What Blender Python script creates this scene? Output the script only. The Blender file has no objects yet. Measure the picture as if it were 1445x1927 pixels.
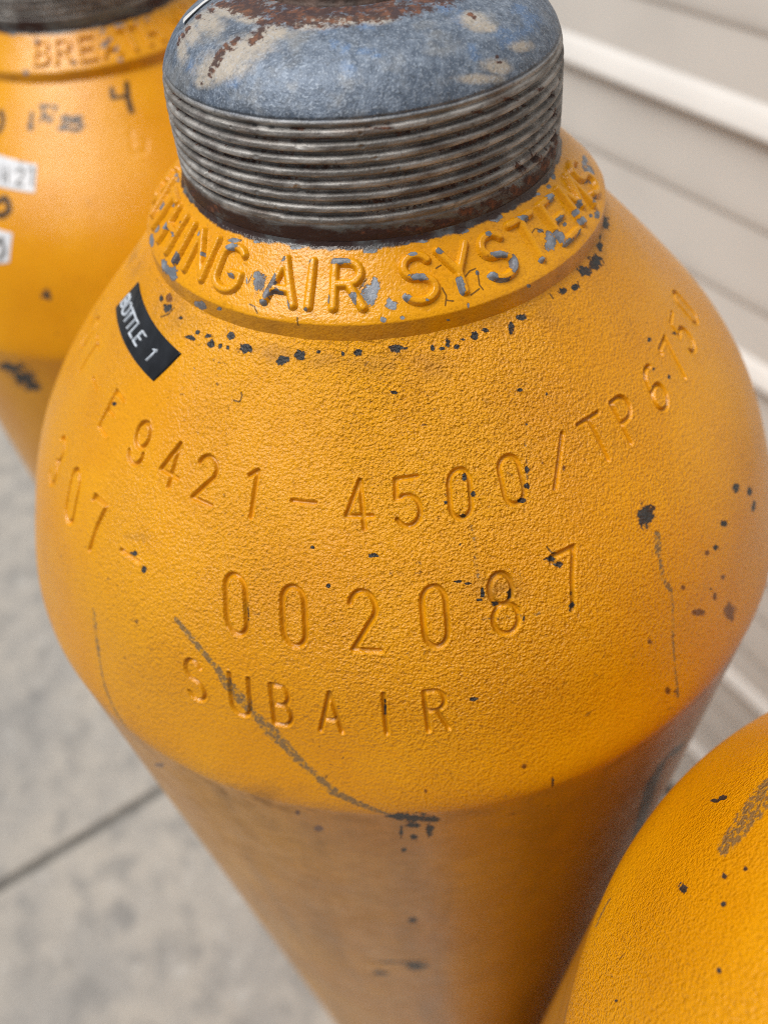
import bpy, math, random
import numpy as np
from mathutils import Matrix, Vector

sc = bpy.context.scene
COLL = sc.collection
G = 1.2                                   # height of the shoulder line of the cylinders above the pavement
CAMH = 0.185907719 + G
CAM = np.array([0.0, -0.184894315, CAMH])

# ------------------------------------------------------------------ camera, sky, sun, exposure
def cam_axes(yaw, pitch, roll):
    f = np.array([math.sin(yaw)*math.cos(pitch), math.cos(yaw)*math.cos(pitch), -math.sin(pitch)])
    r = np.array([math.cos(yaw), -math.sin(yaw), 0.0])
    d = np.cross(f, r)
    c, s = math.cos(roll), math.sin(roll)
    return c*r + s*d, -s*r + c*d, f
right, down, fwd = cam_axes(-0.032132933, 0.849537848, 0.111647626)
cam = bpy.data.cameras.new('camera')
cam.sensor_fit = 'HORIZONTAL'
cam.sensor_width = 36.0
cam.lens = 36.0*1466.5/1445.0
cam.clip_start, cam.clip_end = 0.004, 500.0
cam.dof.use_dof = True
cam.dof.focus_distance = 0.153
cam.dof.aperture_fstop = 12.2
co = bpy.data.objects.new('camera', cam)
COLL.objects.link(co)
co.matrix_world = Matrix(((right[0], -down[0], -fwd[0], CAM[0]),
                          (right[1], -down[1], -fwd[1], CAM[1]),
                          (right[2], -down[2], -fwd[2], CAM[2]), (0, 0, 0, 1)))
sc.camera = co

SUN_EL, SUN_AZ = math.radians(67), math.radians(-168)
w = bpy.data.worlds.new('World'); sc.world = w; w.use_nodes = True
wn = w.node_tree; wn.nodes.clear()
sky = wn.nodes.new('ShaderNodeTexSky'); sky.sky_type = 'NISHITA'; sky.sun_disc = False
sky.sun_elevation = SUN_EL; sky.sun_rotation = math.radians(90) - SUN_AZ
sky.air_density = 1.0; sky.dust_density = 4.0; sky.ozone_density = 1.0
hs = wn.nodes.new('ShaderNodeHueSaturation'); hs.inputs['Saturation'].default_value = 0.42
bg = wn.nodes.new('ShaderNodeBackground'); bg.inputs['Strength'].default_value = 0.055
wo = wn.nodes.new('ShaderNodeOutputWorld')
wn.links.new(sky.outputs[0], hs.inputs['Color']); wn.links.new(hs.outputs[0], bg.inputs[0]); wn.links.new(bg.outputs[0], wo.inputs[0])
sl = bpy.data.lights.new('sun', 'SUN'); sl.energy = 4.3; sl.angle = math.radians(38); sl.color = (1.0, 0.96, 0.9)
so = bpy.data.objects.new('sun', sl); COLL.objects.link(so)
dirv = Vector((-math.cos(SUN_EL)*math.cos(SUN_AZ), -math.cos(SUN_EL)*math.sin(SUN_AZ), -math.sin(SUN_EL)))
so.rotation_euler = dirv.to_track_quat('-Z', 'Y').to_euler(); so.location = (-3, -3, 5)
sc.view_settings.view_transform = 'Standard'; sc.view_settings.look = 'None'
sc.view_settings.exposure = -0.15; sc.view_settings.gamma = 1.0
sc.render.engine = 'CYCLES'
sc.cycles.use_denoising = False
sc.cycles.max_bounces = 8
sc.cycles.filter_width = 1.0

# ------------------------------------------------------------------ small node helpers
class NT:
    def __init__(s, name):
        s.m = bpy.data.materials.new(name); s.m.use_nodes = True
        s.t = s.m.node_tree; s.t.nodes.clear()
        s.out = s.t.nodes.new('ShaderNodeOutputMaterial')
        s.b = s.t.nodes.new('ShaderNodeBsdfPrincipled'); s.l(s.b.outputs[0], s.out.inputs[0])
        s.co = s.t.nodes.new('ShaderNodeTexCoord').outputs['Object']
    def l(s, a, b): s.t.links.new(a, b)
    def put(s, sock, v):
        if hasattr(v, 'links'): s.l(v, sock)
        elif isinstance(v, tuple) and len(v) == 3 and sock.type == 'RGBA': sock.default_value = (*v, 1)
        else: sock.default_value = v
    def math(s, op, a, b=0.0, c=0.0, clamp=False):
        n = s.t.nodes.new('ShaderNodeMath'); n.operation = op; n.use_clamp = clamp
        s.put(n.inputs[0], a); s.put(n.inputs[1], b); s.put(n.inputs[2], c)
        return n.outputs[0]
    def noise(s, scale, detail=2.0, rough=0.55, co=None, dist=0.0, stretch=None):
        n = s.t.nodes.new('ShaderNodeTexNoise'); co = s.co if co is None else co
        if stretch:
            mp = s.t.nodes.new('ShaderNodeMapping'); s.l(co, mp.inputs[0]); mp.inputs['Scale'].default_value = stretch; co = mp.outputs[0]
        s.l(co, n.inputs['Vector']); n.inputs['Scale'].default_value = scale; n.inputs['Detail'].default_value = detail
        n.inputs['Roughness'].default_value = rough; n.inputs['Distortion'].default_value = dist
        return n.outputs[0]
    def step(s, v, a, b, lo=0.0, hi=1.0):
        n = s.t.nodes.new('ShaderNodeMapRange'); n.interpolation_type = 'SMOOTHSTEP'
        s.put(n.inputs['Value'], v); s.put(n.inputs['From Min'], a); s.put(n.inputs['From Max'], b)
        s.put(n.inputs['To Min'], lo); s.put(n.inputs['To Max'], hi)
        return n.outputs[0]
    def mix(s, f, a, b):
        n = s.t.nodes.new('ShaderNodeMix'); n.data_type = 'RGBA'
        s.put(n.inputs[0], f); s.put(n.inputs[6], a); s.put(n.inputs[7], b)
        return n.outputs[2]
    def mul(s, a, b): return s.math('MULTIPLY', a, b)
    def add(s, a, b): return s.math('ADD', a, b)
    def attr(s, name):
        n = s.t.nodes.new('ShaderNodeAttribute'); n.attribute_name = name; return n.outputs['Fac']
    def bump(s, h, dist, strength=1.0, prev=None):
        n = s.t.nodes.new('ShaderNodeBump'); s.put(n.inputs['Height'], h)
        n.inputs['Distance'].default_value = dist; s.put(n.inputs['Strength'], strength)
        if prev is not None: s.l(prev, n.inputs['Normal'])
        return n.outputs[0]
    def sep(s):
        n = s.t.nodes.new('ShaderNodeSeparateXYZ'); s.l(s.co, n.inputs[0]); return n.outputs
    def fin(s, color, rough, normal=None, metal=0.0, spec=0.5):
        s.put(s.b.inputs['Base Color'], color); s.put(s.b.inputs['Roughness'], rough)
        s.put(s.b.inputs['Metallic'], metal); s.put(s.b.inputs['Specular IOR Level'], spec)
        if normal is not None: s.l(normal, s.b.inputs['Normal'])
        return s.m

def paint_material(name, chipcol, grain=1.0, specks=1.0, ragged=1.7):
    n = NT(name)
    big = n.noise(22, 4); mid = n.noise(130, 3)
    base = n.mix(n.step(big, .35, .65), (0.655, 0.272, 0.0008), (0.715, 0.318, 0.0015))
    base = n.mix(n.mul(n.step(mid, .5, .75), .25), base, (0.60, 0.235, 0.0008))
    g1 = n.noise(1700, 3, .55); g2 = n.noise(850, 2)
    hgt = n.add(g1, n.mul(g2, .8))
    # patchy grime, also painted shade on the body wall and collar rim
    dm = n.math('MULTIPLY', n.attr('dirt_shade'), n.step(n.noise(150, 5, .65), .33, .7), clamp=True)
    base = n.mix(n.mul(dm, .75), base, (0.20, 0.105, 0.042))
    base = n.mix(n.mul(n.attr('shade_grime'), n.add(n.step(n.noise(26, 4), .25, .75, .16, .34), n.step(n.noise(46, 5, .6, stretch=(1, 1, .10)), .48, .70, .0, .34))), base, (0.25, 0.115, 0.014))  # shade and dull reflection painted below the shoulder, with grime streaks
    pit = n.mul(n.step(hgt, .84, .66), n.add(.42, n.mul(n.attr('groove'), .12)))  # low points of the grain toned darker
    base = n.mix(n.mul(pit, n.attr('grain')), base, (0.33, 0.125, 0.002))
    base = n.mix(n.mul(n.step(n.noise(140, 4, .6), .30, .65), n.mul(n.attr('groove'), .34)), base, (0.20, 0.075, 0.010))
    dens = n.step(n.noise(38, 3), .36, .66)
    sp = n.mul(n.step(n.noise(560, 4, .65), .635, .69), n.mul(dens, .8*specks))
    base = n.mix(sp, base, (0.085, 0.04, 0.018))
    # rust bleeding through
    rf = n.add(n.attr('rust'), n.mul(n.math('SUBTRACT', n.noise(420, 5, .65), .5), 1.1))
    rm = n.mul(n.step(rf, .36, .62), n.step(n.attr('rust'), 0.02, .1))
    base = n.mix(n.mul(rm, .85), base, (0.10, 0.03, 0.012))
    # rubbed marks take on the high points of the grain only
    sf = n.attr('scuff')
    sfp = n.mul(n.step(sf, .0, .5), n.step(n.noise(55, 3), .30, .55, .55, 1.0))
    sm = n.mul(n.step(n.add(n.noise(1100, 3, .6), n.mul(sfp, .17)), .575, .66), n.step(sf, .02, .2))
    base = n.mix(n.mul(sfp, .28), base, (0.24, 0.17, 0.03))
    base = n.mix(n.mul(sm, .66), base, (0.07, 0.075, 0.068))
    # chips down to the metal
    cf = n.add(n.attr('chip'), n.add(n.mul(n.math('SUBTRACT', n.noise(430, 4, .6), .5), ragged), n.mul(n.math('SUBTRACT', n.noise(1300, 4, .6), .5), .9)))
    cm = n.mul(n.step(cf, .37, .42), n.step(n.attr('chip'), .02, .12))
    halo = n.mul(n.step(cf, .20, .38), n.step(n.attr('chip'), .02, .12))
    base = n.mix(n.mul(halo, .38), base, (0.26, 0.095, 0.012))
    ccol = n.mix(n.step(n.noise(300, 4), .4, .65), chipcol, tuple(c*1.9 for c in chipcol))
    ccol = n.mix(n.mul(n.step(n.noise(120, 5, .65), .52, .66), .6), ccol, (0.055, 0.024, 0.013))
    base = n.mix(cm, base, ccol)
    ck = n.step(n.add(n.attr('crack'), n.mul(n.math('SUBTRACT', n.noise(900, 2), .5), .5)), .35, .6)
    base = n.mix(n.mul(ck, .8), base, (0.06, 0.03, 0.01))
    inkf = n.add(n.attr('ink'), n.mul(n.math('SUBTRACT', n.noise(300, 3), .5), .5))
    base = n.mix(n.mul(n.step(inkf, .05, .45), .93), base, (0.02, 0.014, 0.012))
    ggr = n.mul(n.step(n.noise(17, 3), .36, .60, .70, 1.0), n.attr('grain'))
    nb = n.bump(hgt, 0.00078*grain, ggr)
    nb = n.bump(n.math('SUBTRACT', 1.0, cm), 0.00018, .9, nb)
    rough = n.add(n.mul(n.noise(60, 4), .26), n.add(.12, n.add(n.mul(cm, .15), n.mul(dm, .25))))
    return n.fin(base, rough, nb, 0.0, .40)

M_BODY = paint_material('yellow_enamel', (0.022, 0.023, 0.024))
M_COLLAR = paint_material('collar_enamel', (0.13, 0.145, 0.17), .24, .4, 1.0)

def collar_with_edge():
    """the collar's enamel ends in a ragged edge below the bare neck"""
    m = M_COLLAR
    t = m.node_tree; b = [x for x in t.nodes if x.type == 'BSDF_PRINCIPLED'][0]
    src = b.inputs['Base Color'].links[0].from_socket
    n = NT.__new__(NT); n.m = m; n.t = t; n.b = b
    n.co = [x for x in t.nodes if x.type == 'TEX_COORD'][0].outputs['Object']
    e = n.add(n.attr('edge'), n.mul(n.math('SUBTRACT', n.noise(210, 5, .6), .5), 2.6))
    em = n.step(e, -.1, .35)
    met = n.mix(n.step(n.noise(70, 5, .65), .36, .52), (0.10, 0.112, 0.12), (0.035, 0.02, 0.018))
    n.l(n.mix(em, src, met), b.inputs['Base Color'])
collar_with_edge()

def neck_material():
    n = NT('weathered_galvanised_steel')
    z = n.sep()[2]
    fine = n.noise(2100, 1.5, .5); mid = n.noise(480, 6, .72); big = n.noise(95, 5, .65)
    c = n.mix(n.step(mid, .38, .66), (0.085, 0.115, 0.165), (0.185, 0.23, 0.30))
    c = n.mix(n.mul(n.step(big, .50, .66), .5), c, (0.27, 0.27, 0.26))
    c = n.mix(n.mul(n.step(n.noise(130, 6, .7), .52, .66), .55), c, (0.06, 0.072, 0.09))
    bl = n.mul(n.step(n.add(n.attr('blue'), n.mul(n.math('SUBTRACT', n.noise(520, 6, .75), .5), 2.2)), .25, 1.0), n.step(n.attr('blue'), .01, .2))
    c = n.mix(n.mul(bl, .7), c, (0.12, 0.21, 0.38))
    be = n.mul(n.step(n.add(n.attr('beige'), n.mul(n.math('SUBTRACT', n.noise(420, 6, .75), .5), 1.1)), .10, .72), n.step(n.attr('beige'), .01, .2))
    c = n.mix(n.mul(be, .75), c, (0.44, 0.385, 0.31))
    c = n.mix(n.mul(n.step(fine, .55, .66), .38), c, (0.38, 0.44, 0.52))
    c = n.mix(n.mul(n.step(n.noise(1500, 2), .56, .68), .38), c, (0.05, 0.06, 0.075))
    # threaded band: browner, streaked along the thread
    band = n.step(z, .1272, .1282, 1.0, 0.0)
    thr = n.mix(n.step(n.noise(120, 5, .6, stretch=(1, 1, 5)), .40, .66), (0.17, 0.16, 0.148), (0.42, 0.405, 0.385))
    thr = n.mix(n.mul(n.step(n.noise(55, 5, .6, stretch=(1, 1, 4)), .54, .70), .6), thr, (0.17, 0.115, 0.08))
    thr = n.mix(n.mul(n.step(n.noise(900, 2), .6, .7), .4), thr, (0.045, 0.04, 0.036))
    thr = n.mix(n.mul(n.step(n.noise(85, 5, .7, stretch=(1, 1, 2)), .50, .66), .55), thr, (0.07, 0.05, 0.042))
    c = n.mix(n.mul(band, .9), c, thr)
    low = n.step(n.add(z, n.mul(n.math('SUBTRACT', n.noise(60, 4), .5), .004)), .1078, .1092, 1.0, 0.0)
    lowc = n.mix(n.step(n.noise(30, 6, .7, stretch=(1, 1, 2.5)), .42, .54), (0.13, 0.145, 0.15), (0.042, 0.02, 0.017))
    c = n.mix(low, c, lowc)
    rf = n.add(n.attr('rust'), n.mul(n.math('SUBTRACT', n.noise(750, 6, .75), .5), 2.3))
    rm = n.mul(n.step(rf, .30, .62), n.step(n.attr('rust'), .02, .15))
    rc = n.mix(n.step(n.noise(500, 4, .7), .44, .68), (0.042, 0.017, 0.014), (0.16, 0.058, 0.024))
    c = n.mix(n.mul(rm, .94), c, rc)
    nb = n.bump(n.add(n.mul(fine, .6), n.mul(mid, .9)), 0.00022, .7)
    rough = n.add(.44, n.add(n.mul(mid, .2), n.mul(rm, .3)))
    met = n.math('SUBTRACT', .35, n.add(n.mul(rm, .35), n.mul(be, .2)), clamp=True)
    return n.fin(c, rough, nb, met)
M_NECK = neck_material()

def simple(name, col, rough=.5, var=.12, scale=60, metal=0.0, bump=0.0, bscale=300):
    n = NT(name)
    lo = tuple(c*(1-var) for c in col); hi = tuple(min(1, c*(1+var)) for c in col)
    c = n.mix(n.step(n.noise(scale, 4), .35, .65), lo, hi)
    nb = n.bump(n.noise(bscale, 3), bump, 1.0) if bump else None
    return n.fin(c, n.add(rough-.06, n.mul(n.noise(scale*1.7, 3), .12)), nb, metal)
M_SIDING = simple('beige_siding', (0.71, 0.688, 0.655), .5, .04, 6)
M_TRIM = simple('white_siding_strip', (0.86, 0.855, 0.84), .45, .03, 8)
M_TAPE = simple('black_vinyl_tape', (0.012, 0.014, 0.018), .2, .5, 90, 0, .0004, 160)
M_WHITEL = simple('white_embossed_letter', (0.50, 0.56, 0.64), .3, .25, 500)
M_PLUG = simple('rusted_plug_steel', (0.06, 0.035, 0.026), .6, .5, 300, .2, .0003, 500)
M_WTAPE = simple('white_tape', (0.60, 0.61, 0.62), .45, .06, 200)
M_EARTH = simple('ground_gravelly_earth', (0.16, 0.155, 0.14), .9, .25, 1.5)

def sticker_material():
    n = NT('white_paper_sticker')
    c = n.mix(n.step(n.noise(200, 4), .35, .7), (0.62, 0.65, 0.70), (0.74, 0.76, 0.80))
    inkf = n.add(n.attr('ink'), n.mul(n.math('SUBTRACT', n.noise(300, 3), .5), .4))
    c = n.mix(n.mul(n.step(inkf, .05, .4), .85), c, (0.05, 0.05, 0.045))
    return n.fin(c, .5)
M_STICK = sticker_material()

def concrete_material():
    n = NT('brushed_concrete')
    big = n.noise(4.0, 5, .6); mid = n.noise(17, 5, .6); fine = n.noise(120, 4, .65)
    c = n.mix(n.step(big, .36, .64), (0.262, 0.254, 0.243), (0.36, 0.335, 0.30))
    c = n.mix(n.mul(n.step(n.noise(55, 5, .65), .50, .68), .45), c, (0.36, 0.34, 0.31))
    c = n.mix(n.mul(n.step(mid, .48, .66), .7), c, (0.19, 0.187, 0.182))
    c = n.mix(n.mul(n.step(n.noise(26, 5, .6), .56, .70), .6), c, (0.40, 0.39, 0.37))
    c = n.mix(n.mul(n.step(n.noise(11, 4, .6), .58, .70), .55), c, (0.145, 0.146, 0.148))
    c = n.mix(n.mul(n.step(fine, .52, .68), .5), c, (0.14, 0.135, 0.125))
    return n.fin(c, .85, n.bump(n.add(fine, n.noise(380, 3)), .0015, .6))
M_CONC = concrete_material()
M_JOINT = simple('joint_dirt', (0.11, 0.107, 0.10), .95, .3, 60)

# ------------------------------------------------------------------ object helpers
def link(o, parent=None):
    COLL.objects.link(o)
    if parent is not None: o.parent = parent
    return o
def grid_mesh(name, P, attrs=None, mat=None, wrap=False, mask=None, cap=False):
    """P: rows x cols x 3, rows upward, columns counter-clockwise; one smooth mesh"""
    R_, C_ = P.shape[:2]
    idx = np.arange(R_*C_).reshape(R_, C_)
    j1 = np.roll(idx, -1, axis=1) if wrap else idx[:, 1:]
    j0 = idx if wrap else idx[:, :-1]
    q = np.stack([j0[:-1], j1[:-1], j1[1:], j0[1:]], -1)
    if mask is not None: q = q[mask]
    q = q.reshape(-1, 4)
    V = P.reshape(-1, 3)
    used = None
    if mask is not None:
        used = np.unique(q); remap = np.full(R_*C_, -1, np.int64); remap[used] = np.arange(len(used)); q = remap[q]; V = V[used]
    me = bpy.data.meshes.new(name)
    me.vertices.add(len(V)); me.vertices.foreach_set('co', V.astype(np.float32).ravel())
    loops = q.ravel().astype(np.int32); starts = np.arange(len(q), dtype=np.int32)*4; tot = np.full(len(q), 4, np.int32)
    if cap and wrap:
        caps = [idx[0][::-1], idx[-1]]
        for cp in caps:
            starts = np.r_[starts, len(loops)].astype(np.int32); tot = np.r_[tot, len(cp)].astype(np.int32); loops = np.r_[loops, cp].astype(np.int32)
    me.loops.add(len(loops)); me.loops.foreach_set('vertex_index', loops)
    me.polygons.add(len(starts)); me.polygons.foreach_set('loop_start', starts); me.polygons.foreach_set('loop_total', tot)
    me.polygons.foreach_set('use_smooth', np.ones(len(starts), bool))
    me.update(calc_edges=True)
    for k, a in (attrs or {}).items():
        at = me.attributes.new(k, 'FLOAT', 'POINT'); a = a.reshape(-1)
        if used is not None: a = a[used]
        at.data.foreach_set('value', a.astype(np.float32))
    if mat: me.materials.append(mat)
    return me
def obj(name, me, parent=None): return link(bpy.data.objects.new(name, me), parent)
def empty(name, loc=(0, 0, 0), rz=0.0):
    o = bpy.data.objects.new(name, None); o.empty_display_size = .05; o.location = loc; o.rotation_euler = (0, 0, rz); return link(o)
def tag(o, label=None, cat=None, group=None, kind=None):
    for k, v in (('label', label), ('category', cat), ('group', group), ('kind', kind)):
        if v: o[k] = v
    return o
def vnoise(u, v, seed, period=None):
    """smooth value noise on two coordinate arrays, periodic in u if asked"""
    rs = np.random.RandomState(seed); T = rs.rand(256, 256)
    ui = np.floor(u).astype(int); vi = np.floor(v).astype(int); fu = u-ui; fv = v-vi
    fu = fu*fu*(3-2*fu); fv = fv*fv*(3-2*fv)
    p = period or 256
    a = T[ui % p % 256, vi % 256]; b = T[(ui+1) % p % 256, vi % 256]; c = T[ui % p % 256, (vi+1) % 256]; d = T[(ui+1) % p % 256, (vi+1) % 256]
    return (a*(1-fu)+b*fu)*(1-fv)+(c*(1-fu)+d*fu)*fv

# ------------------------------------------------------------------ single-stroke lettering (unit height, centred in x)
def arc(cx, cy, rx, ry, a0, a1, n=14):
    return [(cx+rx*math.cos(math.radians(a0+(a1-a0)*i/n)), cy+ry*math.sin(math.radians(a0+(a1-a0)*i/n))) for i in range(n+1)]
GL = {
 '0': [arc(0, .75, .22, .25, 0, 180, 10)+arc(0, .25, .22, .25, 180, 360, 10)+[(.22, .75)]],
 '1': [[(-.13, .86), (.05, 1.0), (.03, 0)]],
 '2': [arc(0, .73, .24, .27, 165, -25, 14)+[(-.25, .02), (.27, 0)]],
 '3': [arc(0, .75, .22, .25, 150, -90, 12), arc(0, .25, .25, .25, 90, -150, 12)],
 '4': [[(.08, 0), (.07, 1.0), (-.27, .27), (.27, .26)]],
 '5': [[(.24, 1.0), (-.20, .98), (-.22, .58)]+arc(0, .32, .26, .32, 125, -150, 14)],
 '6': [arc(.02, .72, .24, .28, 60, 180, 8)+[(-.25, .3)]+arc(0, .28, .25, .28, 180, 540, 18)],
 '7': [[(-.26, .88), (-.24, .98), (.25, 1.0), (.10, .55), (0, 0)]],
 '8': [arc(0, .74, .22, .26, 0, 360, 18), arc(.02, .24, .25, .25, 0, 360, 18)],
 '9': [arc(0, .70, .23, .30, 0, 360, 18), arc(-.02, .26, .25, .27, 15, -165, 12)],
 '-': [[(-.28, .5), (.28, .5)]], '/': [[(.09, 1.0), (-.09, 0)]],
 'A': [[(-.26, 0), (0, 1), (.26, 0)], [(-.17, .32), (.17, .32)]],
 'B': [[(-.22, 0), (-.22, 1), (0, 1)]+arc(0, .76, .2, .24, 90, -90, 8)+[(-.22, .52)], [(0, .52)]+arc(0, .26, .24, .26, 90, -90, 8)+[(-.22, 0)]],
 'D': [[(-.22, 0), (-.22, 1), (0, 1)]+arc(0, .5, .25, .5, 90, -90, 12)+[(-.22, 0)]],
 'E': [[(.24, 1), (-.22, 1), (-.22, 0), (.24, 0)], [(-.22, .52), (.15, .52)]],
 'G': [arc(0, .72, .26, .28, 35, 180, 10)+[(-.26, .28)]+arc(0, .28, .26, .28, 180, 360, 10)+[(.26, .42), (.05, .42)]],
 'H': [[(-.24, 0), (-.24, 1)], [(.24, 0), (.24, 1)], [(-.24, .5), (.24, .5)]],
 'I': [[(0, 0), (0, 1)]],
 'L': [[(-.2, 1), (-.2, 0), (.24, 0)]],
 'M': [[(-.32, 0), (-.28, 1), (0, .25), (.28, 1), (.32, 0)]],
 'N': [[(-.25, 0), (-.25, 1), (.25, 0), (.25, 1)]],
 'O': [arc(0, .72, .26, .28, 0, 180, 10)+arc(0, .28, .26, .28, 180, 360, 10)+[(.26, .72)]],
 'P': [[(-.22, 0), (-.22, 1), (0, 1)]+arc(0, .74, .24, .26, 90, -90, 10)+[(-.22, .48)]],
 'R': [[(-.22, 0), (-.22, 1), (0, 1)]+arc(0, .76, .23, .24, 90, -90, 10)+[(-.22, .52)], [(.02, .52), (.26, 0)]],
 'S': [arc(0, .755, .23, .245, 25, 250, 12)+arc(0, .255, .25, .255, 75, -155, 12)],
 'T': [[(-.3, 1), (.3, 1)], [(0, 1), (0, 0)]],
 'U': [[(-.25, 1), (-.25, .25)]+arc(0, .25, .25, .25, 180, 360, 10)+[(.25, 1)]],
 'Y': [[(-.27, 1), (0, .45), (.27, 1)], [(0, .45), (0, 0)]],
}
def seg_dist(x, y, strokes, full=False):
    d = np.full(x.shape, 1e9)
    if full: ac = np.zeros(x.shape); al = np.zeros(x.shape); run = 0.0
    for st in strokes:
        for (x0, y0), (x1, y1) in zip(st[:-1], st[1:]):
            dx, dy = x1-x0, y1-y0; L = dx*dx+dy*dy+1e-18
            t = np.clip(((x-x0)*dx+(y-y0)*dy)/L, 0, 1)
            e = np.hypot(x-x0-t*dx, y-y0-t*dy)
            if full:
                q = e < d; ln = math.sqrt(L)
                ac = np.where(q, ((x-x0)*dy-(y-y0)*dx)/ln, ac); al = np.where(q, run+t*ln, al); run += ln
            d = np.minimum(d, e)
    return (d, ac, al) if full else d
def sstep(a, b, x):
    t = np.clip((x-a)/(b-a), 0, 1); return t*t*(3-2*t)

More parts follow.
